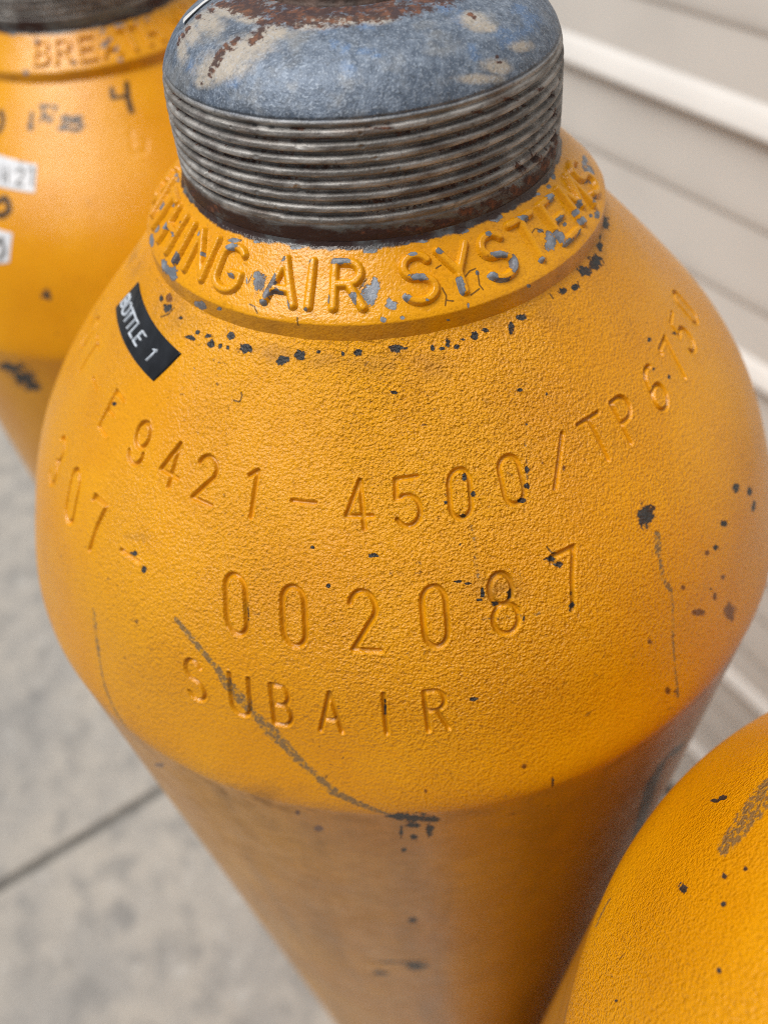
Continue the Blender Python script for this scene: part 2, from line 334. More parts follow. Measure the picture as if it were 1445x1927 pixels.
# ------------------------------------------------------------------ marks read off the surfaces: (angle deg, mm up the profile, ellipse axes in mm)
CHIP= [(-146.55, 108.31, 1.64, 0.8, 0.74, -0.73), (-140.83, 108.44, 0.82, 0.36, 0.38, -0.48), (-150.62, 108.74, 0.79, 0.41, 0.65, -0.51), (-135.6, 106.06, 1.52, 0.6, 0.38, -0.61), (-134.09, 107.78, 0.74, 0.28, 0.24, -0.41), (-130.7, 108.15, 1.13, 0.38, 0.26, -0.52), (-129.17, 106.98, 1.25, 0.41, 0.34, -0.73), (-126.8, 107.15, 0.67, 0.2, 0.22, -0.52), (-124.88, 107.49, 0.53, 0.15, 0.16, -0.42), (-124.86, 110.06, 0.92, 0.25, 0.33, -0.84), (-120.6, 108.39, 2.15, 0.51, 0.27, -0.85), (-111.96, 107.6, 1.41, 0.21, 0.16, -0.86), (-107.62, 109.02, 1.48, 0.14, 0.12, -0.96), (-104.07, 110.16, 0.45, 0.03, 0.03, -0.32), (-95.8, 110.07, 1.08, -0.03, -0.01, -0.75), (-99.0, 109.89, 0.44, 0.0, 0.01, -0.43), (-87.57, 110.22, 1.6, -0.19, -0.1, -0.85), (-80.64, 109.38, 0.53, -0.1, -0.15, -0.73), (-77.13, 109.85, 0.86, -0.2, -0.24, -0.94), (-78.62, 108.86, 0.54, -0.12, -0.07, -0.31), (-73.94, 109.63, 0.97, -0.26, -0.09, -0.31), (-75.76, 108.53, 0.54, -0.13, -0.14, -0.52), (-71.33, 109.92, 0.87, -0.25, -0.31, -0.92), (-68.81, 110.08, 1.1, -0.35, -0.19, -0.51), (-62.99, 108.88, 0.57, -0.22, -0.53, -1.1), (-60.05, 109.77, 1.39, -0.56, -0.27, -0.49), (-46.6, 109.98, 1.31, -0.7, -0.49, -0.54), (-43.16, 109.06, 1.09, -0.62, -0.63, -0.61), (-37.17, 109.8, 2.08, -1.28, -1.08, -0.79), (-32.49, 109.25, 2.26, -1.47, -1.63, -0.93), (-27.14, 110.44, 1.07, -0.74, -1.48, -0.6), (-23.99, 111.25, 1.0, 0.0, -0.22, 0.0), (-17.09, 110.58, 1.85, -1.38, -2.97, -0.32), (-89.3, 101.62, 0.96, -0.1, -0.04, -0.43), (-66.34, 96.11, 0.67, -0.25, -0.13, -0.31), (-54.45, 58.88, 1.97, -1.16, -1.32, -2.2), (-69.33, 48.97, 0.83, -0.35, -0.26, -1.04), (-68.97, 51.61, 0.47, -0.2, -0.13, -0.45), (-70.62, 60.64, 1.14, -0.42, -0.2, -0.65), (-69.68, 58.98, 0.8, -0.31, -0.17, -0.54), (-69.65, 61.5, 0.91, -0.35, -0.07, -0.21), (-80.48, 57.98, 0.44, -0.1, -0.2, -1.12), (-76.92, 56.24, 0.56, -0.16, -0.29, -1.34), (-79.0, 54.93, 1.0, -0.26, -0.09, -0.45), (-75.86, 50.55, 0.34, -0.11, -0.26, -1.26), (-79.69, 82.32, 0.54, -0.12, -0.18, -0.85), (-78.94, 78.63, 0.43, -0.1, -0.14, -0.64), (-83.27, 77.97, 0.43, -0.08, -0.07, -0.43), (-80.86, 74.53, 0.87, -0.18, -0.09, -0.43), (-70.57, 76.88, 0.45, -0.15, -0.21, -0.63), (-72.02, 74.43, 0.78, -0.26, -0.13, -0.42), (-69.92, 80.18, 0.45, -0.16, -0.22, -0.62), (-67.25, 89.01, 0.45, -0.17, -0.12, -0.31), (-102.72, 69.98, 0.45, 0.04, 0.03, -0.44), (-94.2, 68.69, 0.99, -0.03, -0.02, -0.55), (-82.27, 68.92, 0.43, -0.08, -0.08, -0.43), (-100.38, 62.18, 0.45, 0.03, 0.01, -0.45), (-83.37, 61.46, 0.76, -0.14, -0.05, -0.33), (-82.11, 60.61, 0.87, -0.18, -0.06, -0.33), (-128.06, 54.02, 0.91, 0.43, 0.23, -0.7), (-130.57, 56.06, 1.26, 0.63, 0.21, -0.58), (-81.05, 56.68, 0.77, -0.17, -0.06, -0.34), (-36.03, 44.11, 1.4, -1.18, -0.81, -0.85), (-32.5, 37.42, 1.49, -1.33, -0.87, -0.84), (-32.62, 32.73, 1.65, -1.51, -0.87, -1.04), (-41.65, 41.36, 1.59, -1.28, -0.43, -0.63), (-45.0, 38.7, 1.35, -1.06, -0.28, -0.59), (-47.97, 30.23, 0.79, -0.64, -0.15, -0.55), (-83.37, 34.12, 0.92, -0.21, -0.05, -0.55), (-33.78, 87.6, 0.82, -0.6, -0.62, -0.35), (-37.81, 82.54, 0.46, -0.33, -0.33, -0.23), (-35.8, 78.22, 0.65, -0.48, -0.58, -0.37), (-76.73, 99.48, 0.32, -0.08, -0.08, -0.31), (-61.68, 93.12, 0.23, -0.1, -0.2, -0.4), (-111.19, 53.5, 0.37, 0.09, 0.2, -2.15), (-93.78, 33.78, 0.34, -0.01, -0.13, -2.24), (-26.32, 82.02, 0.78, -0.63, -0.48, -0.15), (-148.06, 81.61, 0.79, 0.48, 0.4, -0.35), (-92.88, -0.52, 3.01, -0.24, -0.16, -2.78), (-91.37, -1.92, 3.27, -0.51, -0.12, -2.79), (-89.91, -3.19, 2.53, -0.58, -0.09, -2.81), (-91.91, -6.41, 1.8, -0.23, -0.08, -1.81), (-89.88, -9.73, 0.91, -0.21, -0.16, -5.19), (-93.28, -10.59, 0.39, -0.02, -0.26, -4.52), (-91.79, -15.49, 1.06, -0.15, -0.09, -1.95), (-93.33, -24.48, 0.69, -0.04, -0.09, -1.67), (-93.73, -93.93, 1.39, -0.03, -0.15, -3.32), (-94.48, -164.28, 4.63, 0.25, -0.24, -5.83), (-102.44, -183.41, 3.36, 2.7, -0.35, -4.49), (-97.89, -158.19, 12.75, 4.54, -0.11, -1.92), (-75.12, 2.86, 0.27, -0.16, -0.01, -2.63)]
RUST= [(-44.75, 17.42, 2.69, -2.48, -0.63, -3.18), (-51.11, 27.56, 2.61, -2.08, -0.24, -1.17), (-47.4, 26.96, 0.83, -0.7, -0.27, -1.16), (-58.23, 12.85, 1.18, -0.92, -0.18, -1.68), (-59.92, 30.62, 0.89, -0.59, -0.18, -0.99), (-57.13, 10.73, 0.88, -0.72, -0.06, -0.7), (-52.85, 37.54, 0.8, -0.56, -0.21, -0.62), (-44.96, 29.47, 1.08, -0.91, -0.22, -0.68), (-147.9, 110.11, 1.31, 0.64, 0.97, -0.89), (-78.39, 11.52, 0.63, -0.25, -0.06, -0.86), (-89.97, 9.54, 0.49, -0.06, -0.04, -0.71), (-64.05, 77.43, 0.35, -0.15, -0.28, -0.61), (-67.06, 80.3, 0.34, -0.13, -0.12, -0.31), (-103.54, -12.98, 1.48, 0.68, -0.41, -2.87), (-105.55, -3.97, 0.9, 0.47, -0.32, -1.95), (-127.49, -14.47, 5.11, 6.45, -1.55, -3.75), (-46.95, 39.83, 0.91, -0.7, -0.26, -0.59)]
DIRT= [(-101.69, 108.13, 6.64, 0.23, 0.08, -1.5), (-86.86, 106.38, 9.6, -1.22, -0.27, -2.12), (-113.24, 108.62, 7.11, 1.12, 0.31, -1.5), (-144.31, 109.77, 6.97, 3.21, 3.43, -3.74), (-57.82, 108.35, 7.06, -3.05, -1.72, -2.93), (-27.8, 109.6, 2.47, -1.69, -8.72, -3.68), (-110.63, -0.08, 9.44, 5.36, -1.23, -5.66), (-103.9, 0.76, 8.16, 2.35, -0.27, -2.8), (-114.57, -3.12, 3.92, 3.41, -1.14, -4.44), (173.84, 98.56, 724.85, 126.87, 429.89, 253.73), (-130.7, 60.02, 3.09, 1.5, 0.37, -0.89), (-78.86, 57.92, 5.53, -1.42, -0.43, -2.23)]
SCUFF= [(1.1, [(-121.36, 46.33), (-119.5, 44.28), (-117.75, 42.06), (-116.1, 40.0), (-114.53, 37.64)]), (1.6, [(-114.84, 38.42), (-113.32, 34.38)]), (1.3, [(-112.44, 34.92), (-110.35, 30.24)]), (1.6, [(-114.53, 37.64), (-112.45, 32.73), (-109.68, 28.34), (-107.04, 25.07)]), (2.2, [(-109.68, 28.34), (-107.73, 24.24), (-105.82, 20.83), (-103.99, 16.67), (-102.19, 12.75), (-100.42, 8.71)]), (1.5, [(-102.19, 12.75), (-99.82, 8.15), (-96.84, 4.39), (-93.89, 0.63)]), (1.5, [(-54.04, 53.4), (-54.91, 50.14)])]
INK= [(2.2, [(-48.32, -43.29), (-52.77, -33.44), (-54.53, -34.87), (-54.15, -44.83)]), (3.5, [(-55.0, -42.1), (-53.47, -63.72), (-51.47, -89.97), (-47.59, -128.31)])]
CCHIP= [(-119.36, 12.21, 1.59, 0.31, 0.56, -1.78), (-120.57, 13.44, 0.86, 0.17, 0.35, -1.04), (-92.93, 11.49, 1.79, -0.12, -0.1, -2.1), (-91.51, 13.09, 1.05, -0.08, -0.1, -1.47), (-93.59, 10.05, 1.27, -0.07, -0.03, -0.84), (-88.17, 8.79, 1.26, -0.14, -0.1, -0.94), (-88.66, 9.47, 0.52, -0.06, -0.1, -0.94), (-92.1, 20.28, 1.37, -0.1, -0.05, -0.84), (-90.36, 6.05, 0.63, -0.06, -0.05, -0.62), (-86.37, 6.15, 0.42, -0.05, -0.05, -0.41), (-135.27, 3.35, 2.58, 1.01, -0.36, -0.94), (-134.1, 3.0, 1.65, 0.64, -0.28, -0.77), (-128.46, 4.44, 0.86, 0.29, -0.18, -0.58), (-148.06, 6.16, 3.24, 1.45, 0.81, -0.92), (-145.73, 5.75, 1.92, 0.83, 0.74, -0.94), (-150.9, 6.46, 1.22, 0.59, 1.09, -1.06), (-67.01, 20.37, 1.41, -0.43, -0.34, -0.8), (-57.19, 20.64, 1.72, -0.67, -0.48, -0.77), (-41.24, 20.23, 0.54, -0.28, -0.39, -0.34), (-39.99, 20.13, 0.82, -0.43, -0.3, -0.25), (-34.03, 19.54, 0.6, -0.34, -0.6, -0.38), (-28.91, 20.16, 0.81, -0.49, -0.84, -0.4), (-11.42, 11.49, 2.38, -1.73, -4.84, 0.12), (-6.44, 12.53, 1.63, -1.2, -4.74, 0.71), (-15.1, 10.72, 1.17, -0.84, -1.16, -0.08), (-25.57, 6.81, 0.89, -0.61, -1.28, -0.44), (-27.75, 8.03, 0.68, -0.45, -0.45, -0.18), (-45.85, 10.57, 1.54, -0.79, -1.53, -1.6), (-45.32, 12.05, 0.64, -0.33, -0.69, -0.71), (-46.73, 13.72, 0.76, -0.38, -0.25, -0.27), (-67.56, 11.67, 0.43, -0.14, -0.21, -0.5), (-72.16, 5.98, 0.22, -0.06, -0.15, -0.5), (-57.1, 5.05, 0.61, -0.26, 0.03, -0.39), (-173.56, 12.15, 1.91, 1.2, 4.5, 0.15), (-166.28, 16.39, 1.14, 0.64, 2.38, -0.5), (-163.14, 6.68, 1.31, 0.78, 2.13, -0.6), (-164.78, 9.36, 1.38, 0.81, 1.51, -0.36), (-178.97, 17.79, 2.48, 1.56, 3.78, 0.67), (-123.39, 20.21, 1.01, 0.21, 0.16, -0.41), (-97.84, 20.71, 1.28, -0.03, 0.01, -0.42), (-79.21, 20.64, 2.1, -0.41, -0.1, -0.41), (-83.38, 20.77, 1.25, -0.2, -0.05, -0.31), (-111.41, 20.49, 1.6, 0.16, 0.08, -0.42), (-131.03, 18.94, 1.65, 0.47, 0.22, -0.4), (-76.82, 3.86, 0.45, -0.12, -0.0, -0.25), (-122.93, 12.09, 0.25, 0.06, 0.28, -0.73), (-33.23, 20.64, 0.45, -0.26, -0.37, -0.23), (-38.47, 11.5, 0.56, -0.32, -0.42, -0.32)]
LCHIP= [(-114.35, 17.62, 0.82, 0.11, 0.15, -0.63), (-115.96, 13.28, 0.95, 0.15, 0.5, -1.89), (-116.51, 10.47, 0.83, 0.14, 0.34, -1.26), (-114.16, 10.8, 1.17, 0.17, 0.15, -0.63), (-116.98, 8.41, 0.84, 0.15, 0.18, -0.63), (-111.31, 8.66, 0.69, 0.08, 0.2, -1.05), (-107.23, 17.79, 0.45, 0.03, 0.07, -0.53), (-106.79, 8.23, 0.45, 0.03, 0.04, -0.32), (-99.78, 17.99, 2.05, -0.0, 0.03, -0.74), (-101.87, 10.59, 0.33, 0.01, 0.06, -0.95), (-96.51, 10.59, 0.75, -0.02, -0.01, -1.37), (-81.98, 18.03, 1.26, -0.22, -0.1, -0.52), (-81.75, 13.5, 1.67, -0.29, -0.14, -0.73), (-85.24, 9.83, 0.94, -0.13, -0.13, -0.83), (-80.8, 8.62, 0.42, -0.08, -0.09, -0.41), (-75.05, 17.54, 0.95, -0.23, -0.21, -0.72), (-73.08, 9.75, 0.96, -0.25, -0.66, -2.04), (-73.27, 8.13, 0.74, -0.2, -0.2, -0.61), (-61.72, 17.95, 0.67, -0.24, -0.26, -0.49), (-61.41, 13.4, 1.79, -0.66, -0.36, -0.69), (-58.57, 10.54, 0.91, -0.37, -0.8, -1.36), (-64.91, 9.74, 0.88, -0.3, -0.37, -0.8), (-62.93, 8.16, 2.0, -0.73, -0.25, -0.49), (-50.17, 17.67, 1.7, -0.78, -0.37, -0.46), (-51.71, 8.41, 0.48, -0.23, -0.43, -0.56), (-37.75, 17.5, 1.41, -0.78, -0.75, -0.57), (-39.45, 12.69, 1.25, -0.7, -0.62, -0.49), (-39.14, 11.41, 0.7, -0.39, -0.52, -0.41), (-44.28, 10.23, 1.3, -0.69, -1.25, -1.22), (-40.79, 7.36, 2.19, -1.24, -0.8, -0.67), (-36.83, 7.76, 0.72, -0.43, -0.67, -0.47), (-30.75, 11.81, 0.96, -0.6, -1.61, -0.83), (-33.54, 11.53, 0.91, -0.55, -0.74, -0.44), (-32.99, 9.28, 1.23, -0.76, -0.88, -0.51), (-22.82, 9.03, 1.32, -0.91, -1.23, -0.33), (-19.22, 12.07, 1.03, -0.71, -0.99, -0.18), (-18.14, 15.22, 1.06, -0.72, -1.02, -0.17), (-129.69, 17.5, 1.49, 0.41, 0.31, -0.61), (-127.55, 11.63, 1.19, 0.32, 0.29, -0.61), (-137.55, 16.92, 0.9, 0.31, 0.56, -0.78), (-143.57, 16.95, 0.99, 0.39, 0.52, -0.56), (-154.46, 16.02, 1.23, 0.6, 0.88, -0.54), (-138.14, 13.68, 0.46, 0.16, 0.29, -0.39), (-147.39, 9.8, 1.25, 0.57, 1.19, -1.06), (-148.62, 16.64, 0.72, 0.32, 0.41, -0.35), (-160.92, 15.1, 1.21, 0.65, 0.96, -0.37), (-158.97, 12.62, 0.92, 0.49, 0.9, -0.4), (-152.92, 12.91, 0.8, 0.39, 0.6, -0.4)]
NRUST= [(-23.87, 6.31, 4.06, -1.75, 0.79, -1.91), (-26.38, 3.98, 4.2, -1.86, 0.62, -1.87), (-33.06, 3.72, 3.92, -1.73, 0.31, -1.5), (-40.96, 3.16, 3.63, -1.56, 0.16, -1.2), (-49.52, 3.38, 3.43, -1.37, 0.08, -1.05), (-57.45, 3.09, 3.13, -1.14, 0.04, -0.91), (-65.2, 3.17, 2.99, -0.94, 0.01, -0.9), (-72.97, 2.84, 2.94, -0.76, -0.02, -0.78), (-81.63, 2.93, 3.19, -0.58, -0.03, -0.67), (-91.3, 3.26, 3.53, -0.32, -0.06, -0.67), (-38.8, 6.93, 2.43, -1.01, 0.18, -1.17), (-46.62, 7.36, 2.56, -1.0, 0.09, -0.9), (-25.87, 12.05, 2.44, -0.97, 0.23, -1.15), (-29.67, 16.76, 2.11, -0.78, 0.09, -0.84), (-36.89, 19.51, 2.24, -0.78, -0.04, -0.47), (-107.42, 22.69, 1.43, 0.04, -0.02, -0.26), (-86.53, 22.15, 1.9, -0.21, -0.03, -0.26), (-102.22, 20.99, 2.96, -0.01, -0.02, -0.18), (-50.99, 21.28, 2.02, -0.62, -0.03, -0.36), (-61.55, 21.25, 1.88, -0.5, -0.03, -0.36), (-156.84, 1.87, 6.05, 2.51, -1.46, -1.59), (-141.71, 2.71, 3.39, 1.17, -0.5, -1.12), (-137.43, 32.98, 0.96, 0.22, 0.88, -1.03), (-137.05, 31.35, 1.09, 0.25, 0.71, -0.85), (-136.97, 30.27, 1.03, 0.2, 0.37, -0.69), (-137.37, 29.25, 0.74, 0.15, 0.29, -0.52), (-139.6, 27.46, 0.62, 0.14, 0.26, -0.43), (-136.3, 35.37, 1.12, 0.3, 1.0, -0.99), (-135.51, 36.47, 0.99, 0.25, 0.86, -0.9), (-136.96, 34.17, 1.08, 0.24, 0.63, -0.76), (-135.72, 37.7, 0.87, 0.22, 0.65, -0.67), (-128.94, 38.0, 1.63, 0.32, 0.7, -0.94), (-128.59, 39.49, 1.36, 0.29, 1.01, -1.31), (-128.83, 41.0, 0.91, 0.19, 0.82, -1.06), (-130.6, 43.22, 2.01, 0.53, 1.04, -1.2), (-124.59, 44.75, 2.4, 0.46, 0.86, -1.27), (-122.7, 47.24, 4.25, 0.87, 1.27, -1.98), (-109.73, 48.5, 6.26, 0.19, 0.58, -1.72), (-155.98, 44.71, 4.94, 2.8, 1.92, -0.77), (-88.15, 48.73, 7.73, -2.02, -0.1, -1.33), (-72.69, 47.75, 4.4, -2.19, -0.48, -1.27), (-57.52, 46.41, 2.46, -1.64, -0.6, -0.8), (-119.79, 44.22, 1.5, 0.21, 0.72, -1.31), (-98.96, 49.01, 4.04, -0.46, 0.17, -1.33), (-166.24, 42.49, 3.18, 1.83, 2.22, -0.42), (-167.59, 39.94, 1.3, 0.78, 1.72, -0.26), (-48.94, 38.62, 0.86, -0.43, -0.56, -0.55), (-48.19, 37.75, 0.39, -0.2, -0.46, -0.43), (-51.18, 28.89, 0.47, -0.15, -0.22, -0.33), (-51.2, 27.79, 0.94, -0.3, -0.16, -0.25), (-164.47, 32.56, 1.28, 0.5, 1.28, -0.31), (-165.61, 34.31, 0.96, 0.5, 1.14, -0.23), (-163.47, 30.79, 0.74, 0.29, 1.03, -0.27), (-165.06, 33.76, 0.78, 0.3, 2.19, -0.5), (-164.58, 31.45, 0.77, 0.3, 1.72, -0.4), (-168.35, 37.12, 1.58, 0.83, 1.69, -0.22)]
NBEIGE= [(-133.98, 31.79, 5.85, 1.21, 1.77, -2.39), (-136.63, 29.84, 5.54, 1.1, 0.92, -1.73), (-130.87, 35.06, 4.71, 1.04, 2.04, -2.53), (-127.13, 37.52, 4.35, 0.79, 1.64, -2.38), (-124.1, 40.7, 3.75, 0.63, 1.39, -2.17), (-138.86, 28.07, 3.07, 0.67, 0.71, -1.21), (-159.04, 37.91, 4.33, 1.93, 5.13, -1.73), (-160.27, 34.21, 3.27, 1.28, 3.95, -1.43), (-158.2, 30.8, 2.11, 0.77, 4.34, -1.77), (-156.3, 42.38, 5.7, 2.7, 2.61, -1.04), (-139.49, 42.85, 2.79, 1.04, 1.18, -0.99), (-97.79, 44.96, 6.92, -0.69, 0.15, -1.57), (-108.29, 43.43, 4.09, 0.07, 0.41, -1.36), (-84.55, 44.32, 3.76, -0.93, -0.23, -1.55), (-49.35, 37.41, 2.5, -1.24, -1.55, -1.53), (-49.18, 35.39, 2.11, -1.06, -1.11, -1.08), (-47.5, 34.24, 1.55, -0.6, -0.7, -0.72), (-52.56, 27.4, 3.0, -0.94, -0.73, -1.16), (-58.8, 26.4, 4.41, -1.2, -0.34, -0.82), (-40.96, 28.58, 2.8, -1.0, -0.76, -0.78)]
NBLUE= [(-98.51, 38.47, 0.97, -0.06, 0.15, -1.78), (-94.93, 37.05, 1.14, -0.11, 0.03, -1.52), (-94.11, 32.94, 1.69, -0.13, -0.03, -1.61), (-88.41, 35.97, 1.87, -0.28, -0.09, -1.0), (-85.46, 34.8, 1.29, -0.23, -0.11, -0.75), (-57.81, 30.22, 1.51, -0.42, -0.61, -1.17), (-57.2, 31.78, 1.62, -0.55, -0.64, -0.94), (-52.64, 39.16, 1.61, -0.88, -1.83, -2.0), (-44.34, 32.32, 2.52, -1.04, -1.35, -1.22), (-43.88, 30.31, 2.64, -0.89, -1.37, -1.59), (-28.71, 31.15, 3.24, -1.59, -3.76, -1.65), (-28.34, 33.94, 2.96, -1.42, -2.22, -0.97), (-71.51, 46.28, 1.26, -0.51, -0.41, -1.01), (-75.16, 44.93, 0.91, -0.33, -0.34, -1.02), (-53.7, 42.26, 1.8, -0.95, -1.11, -1.29), (-105.8, 42.93, 4.04, -0.04, 0.44, -1.86), (-147.2, 29.18, 1.87, 0.48, 1.13, -1.32), (-127.55, 29.03, 1.75, 0.26, 0.44, -1.23), (-35.04, 30.34, 3.19, -1.17, -1.49, -1.19), (-87.09, 42.81, 2.45, -0.45, -0.15, -1.31)]
LABEL= [(-167.65, 94.37), (-164.39, 105.0), (-136.06, 101.94), (-140.21, 93.01)]
CHIP2= [(-101.88, 30.14, 2.18, 0.05, -0.45, -2.17), (-116.75, -7.02, 9.15, 2.29, -1.61, -2.83), (-114.28, -11.89, 7.56, 1.7, -2.6, -4.91), (-112.88, -16.22, 4.67, 0.99, -1.43, -2.81), (-118.39, -7.3, 5.4, 1.46, -1.72, -2.9)]
THIN= [(1.3, [(-136.38, 33.62), (-135.97, 27.31), (-135.09, 19.52), (-133.92, 11.77), (-132.45, 7.15), (-130.72, 2.17)]), (1.0, [(-55.05, 48.89), (-55.58, 43.79), (-54.98, 39.14)]), (0.8, [(-54.99, 37.94), (-56.21, 26.91), (-56.58, 17.15), (-56.85, 8.39)])]
FAINT= [(1.0, [(-80.25, 72.67), (-80.33, 67.63), (-80.62, 61.14)]), (0.5, [(-67.62, 88.83), (-69.56, 81.53), (-70.47, 77.3)]), (0.35, [(-74.93, 60.82), (-75.45, 56.36)]), (0.9, [(-80.87, 52.26), (-77.51, 51.39), (-74.12, 50.19), (-71.17, 50.23)])]
INK2= [(0.95, [(-73.66, 107.47), (-74.34, 103.76)]), (0.8, [(-74.34, 103.76), (-69.66, 103.31)]), (1.15, [(-67.46, 108.22), (-68.92, 103.12), (-69.53, 97.19)]), (0.9, [(-105.29, 100.92), (-105.52, 94.71)]), (0.8, [(-106.22, 95.93), (-104.95, 95.55)]), (0.8, [(-101.72, 103.81), (-98.51, 103.52)]), (0.7, [(-101.29, 103.81), (-100.8, 100.29), (-98.94, 100.44)]), (0.7, [(-101.78, 98.04), (-100.17, 100.07), (-98.56, 97.54), (-97.15, 99.13)]), (0.5, [(-97.24, 103.67), (-95.18, 103.35), (-96.69, 101.17)]), (0.9, [(-93.84, 98.51), (-91.86, 99.17), (-91.22, 97.66), (-94.8, 94.65), (-91.3, 94.56)]), (0.9, [(-87.02, 98.21), (-89.64, 98.32), (-90.18, 96.72), (-87.96, 96.66), (-86.85, 95.27), (-88.31, 93.59), (-90.27, 93.82)]), (1.2, [(-119.09, 100.39), (-117.5, 98.04), (-117.52, 94.66), (-118.4, 93.06)]), (1.5, [(-114.43, 65.4), (-112.43, 66.97), (-110.93, 65.5), (-110.57, 62.4), (-111.96, 60.32), (-113.98, 59.99)])]
STK2= [[(-118.3, 71.7), (-102.89, 69.82), (-102.46, 81.04), (-120.82, 84.54)], [(-116.31, 39.81), (-110.33, 41.97), (-109.17, 53.62), (-116.44, 55.07)]]
INK2B= [(0.7, [(-109.43, 77.82), (-107.71, 79.2), (-106.55, 78.01), (-106.81, 76.33), (-109.03, 72.82), (-106.6, 72.58)]), (0.7, [(-104.83, 78.92), (-103.8, 79.36), (-103.93, 72.7)]), (1.0, [(-107.91, 81.91), (-106.14, 83.04), (-104.6, 81.63)]), (0.7, [(-114.41, 79.38), (-113.42, 73.16)]), (0.7, [(-112.17, 78.81), (-111.73, 72.96)]), (0.6, [(-114.1, 75.61), (-111.85, 75.9)])]
ENG2= [(-71.89, 89.8), (-73.4, 81.15), (-69.58, 80.36), (-68.15, 85.38)]
CCHIP2= [(-102.57, 17.84, 1.85, -0.04, 0.09, -1.25), (-69.87, 18.44, 0.98, -0.22, -0.36, -1.02), (-71.34, 13.02, 1.58, -0.34, -0.54, -1.63), (-68.21, 14.61, 0.98, -0.23, -0.38, -1.01), (-67.04, 10.61, 0.98, -0.24, -0.4, -1.01), (-60.41, 19.25, 2.77, -0.76, -0.4, -0.8), (-67.32, 6.68, 1.18, -0.29, -0.23, -0.58), (-107.18, 6.02, 1.21, 0.02, 0.02, -0.98), (-86.01, 8.44, 1.03, -0.13, -0.12, -0.83), (-52.18, 18.48, 0.81, -0.26, -0.5, -0.78), (-45.86, 18.49, 1.04, -0.36, -0.6, -0.77), (-118.25, 20.64, 2.22, 0.16, 0.25, -0.82), (-106.51, 21.38, 2.4, -0.0, -0.03, -0.58), (-75.35, 21.44, 1.98, -0.31, -0.18, -0.54)]
CHIP3= [(132.43, 31.42, 0.16, 1.54, 0.8, 0.68), (132.77, 29.12, 0.14, 1.38, 0.48, 0.41), (143.95, 33.58, 0.02, 1.12, 0.87, 0.48), (145.51, 45.36, -0.04, 0.56, 0.47, 0.17), (141.6, 47.59, -0.03, 0.33, 0.3, 0.13), (142.6, 43.58, -0.02, 0.5, 0.51, 0.24), (151.89, 48.0, -0.03, 0.42, 0.64, 0.14), (154.8, 21.98, 0.01, 0.77, 0.18, 0.07)]
SCUFF3= [(4.0, [(131.01, 41.62), (134.06, 42.54), (136.57, 41.95), (138.93, 41.04)]), (0.8, [(144.4, 7.47), (145.53, 6.29), (147.23, 5.46)])]
CRACK= [(0.32, [(-50.51, 14.0), (-47.81, 14.7), (-46.88, 14.18)]), (0.32, [(-71.18, 11.39), (-69.3, 12.37), (-67.72, 12.51)]), (0.32, [(-67.56, 11.67), (-68.29, 9.16), (-67.87, 8.01)]), (0.32, [(-70.92, 7.75), (-68.6, 8.45)]), (0.32, [(-76.47, 7.99), (-75.04, 7.56)]), (0.32, [(-76.69, 10.55), (-76.23, 8.82), (-76.99, 7.02)]), (0.32, [(-76.97, 14.63), (-75.53, 15.01)]), (0.32, [(-120.41, 7.55), (-118.94, 7.28), (-117.94, 6.15)]), (0.32, [(-121.94, 13.41), (-122.29, 11.66)]), (0.32, [(-47.13, 14.54), (-46.14, 13.07)]), (0.32, [(-108.58, 6.58), (-108.32, 4.94)]), (0.32, [(-93.38, 14.46), (-95.17, 12.44)])]
BCRACK= [(0.4, [(-120.19, 97.25), (-118.79, 97.31), (-118.69, 98.82), (-119.02, 99.19)]), (0.4, [(-147.31, 105.58), (-145.11, 107.38), (-144.41, 109.33)]), (0.4, [(-42.12, 108.18), (-41.54, 109.52)]), (0.4, [(-50.36, 109.92), (-50.54, 111.04)]), (0.4, [(-70.55, 63.46), (-69.98, 61.45)])]


# ------------------------------------------------------------------ the cylinder's profile
R0 = 0.1175
def shoulder_profile():
    n, r1, z1 = 1.2183228, 0.0556409, 0.08992027
    t = (r1/R0)**n; h = z1/(1-t)**(1/n)
    z = np.linspace(0, z1, 600); r = R0*(1-(z/h)**n)**(1/n)
    for i, c in enumerate((0.005612682, -4.6658562e-05, -0.00073960643)): r = r+c*np.sin((i+1)*np.pi*z/z1)
    return np.r_[r, np.linspace(r[-1], r[-1]-.006, 20)[1:]], np.r_[z, np.linspace(z1, z1+.0056, 20)[1:]]
SR_, SZ_ = shoulder_profile()
k_ = 1-np.clip(SZ_/.026, 0, 1); SR_ = SR_+.2*SZ_*k_**3
SV_ = np.r_[0, np.cumsum(np.hypot(np.diff(SR_), np.diff(SZ_)))]
def body_rz(v, foot):
    """v in metres along the profile, 0 at the shoulder line; foot = depth of the base below it"""
    r = np.where(v > 0, np.interp(v, SV_, SR_), R0); z = np.where(v > 0, np.interp(v, SV_, SZ_), v)
    k = .018; t = np.clip((-v-(foot-k))/k, 0, 1)
    r = r-k*.8*(1-np.sqrt(np.clip(1-t*t, 0, 1)))
    return r, z
def normals(r, z):
    dr = np.gradient(r); dz = np.gradient(z); L = np.hypot(dr, dz)+1e-12
    return dz/L, -dr/L                           # radial, vertical
def angdiff(a, b): return (a-b+180) % 360-180

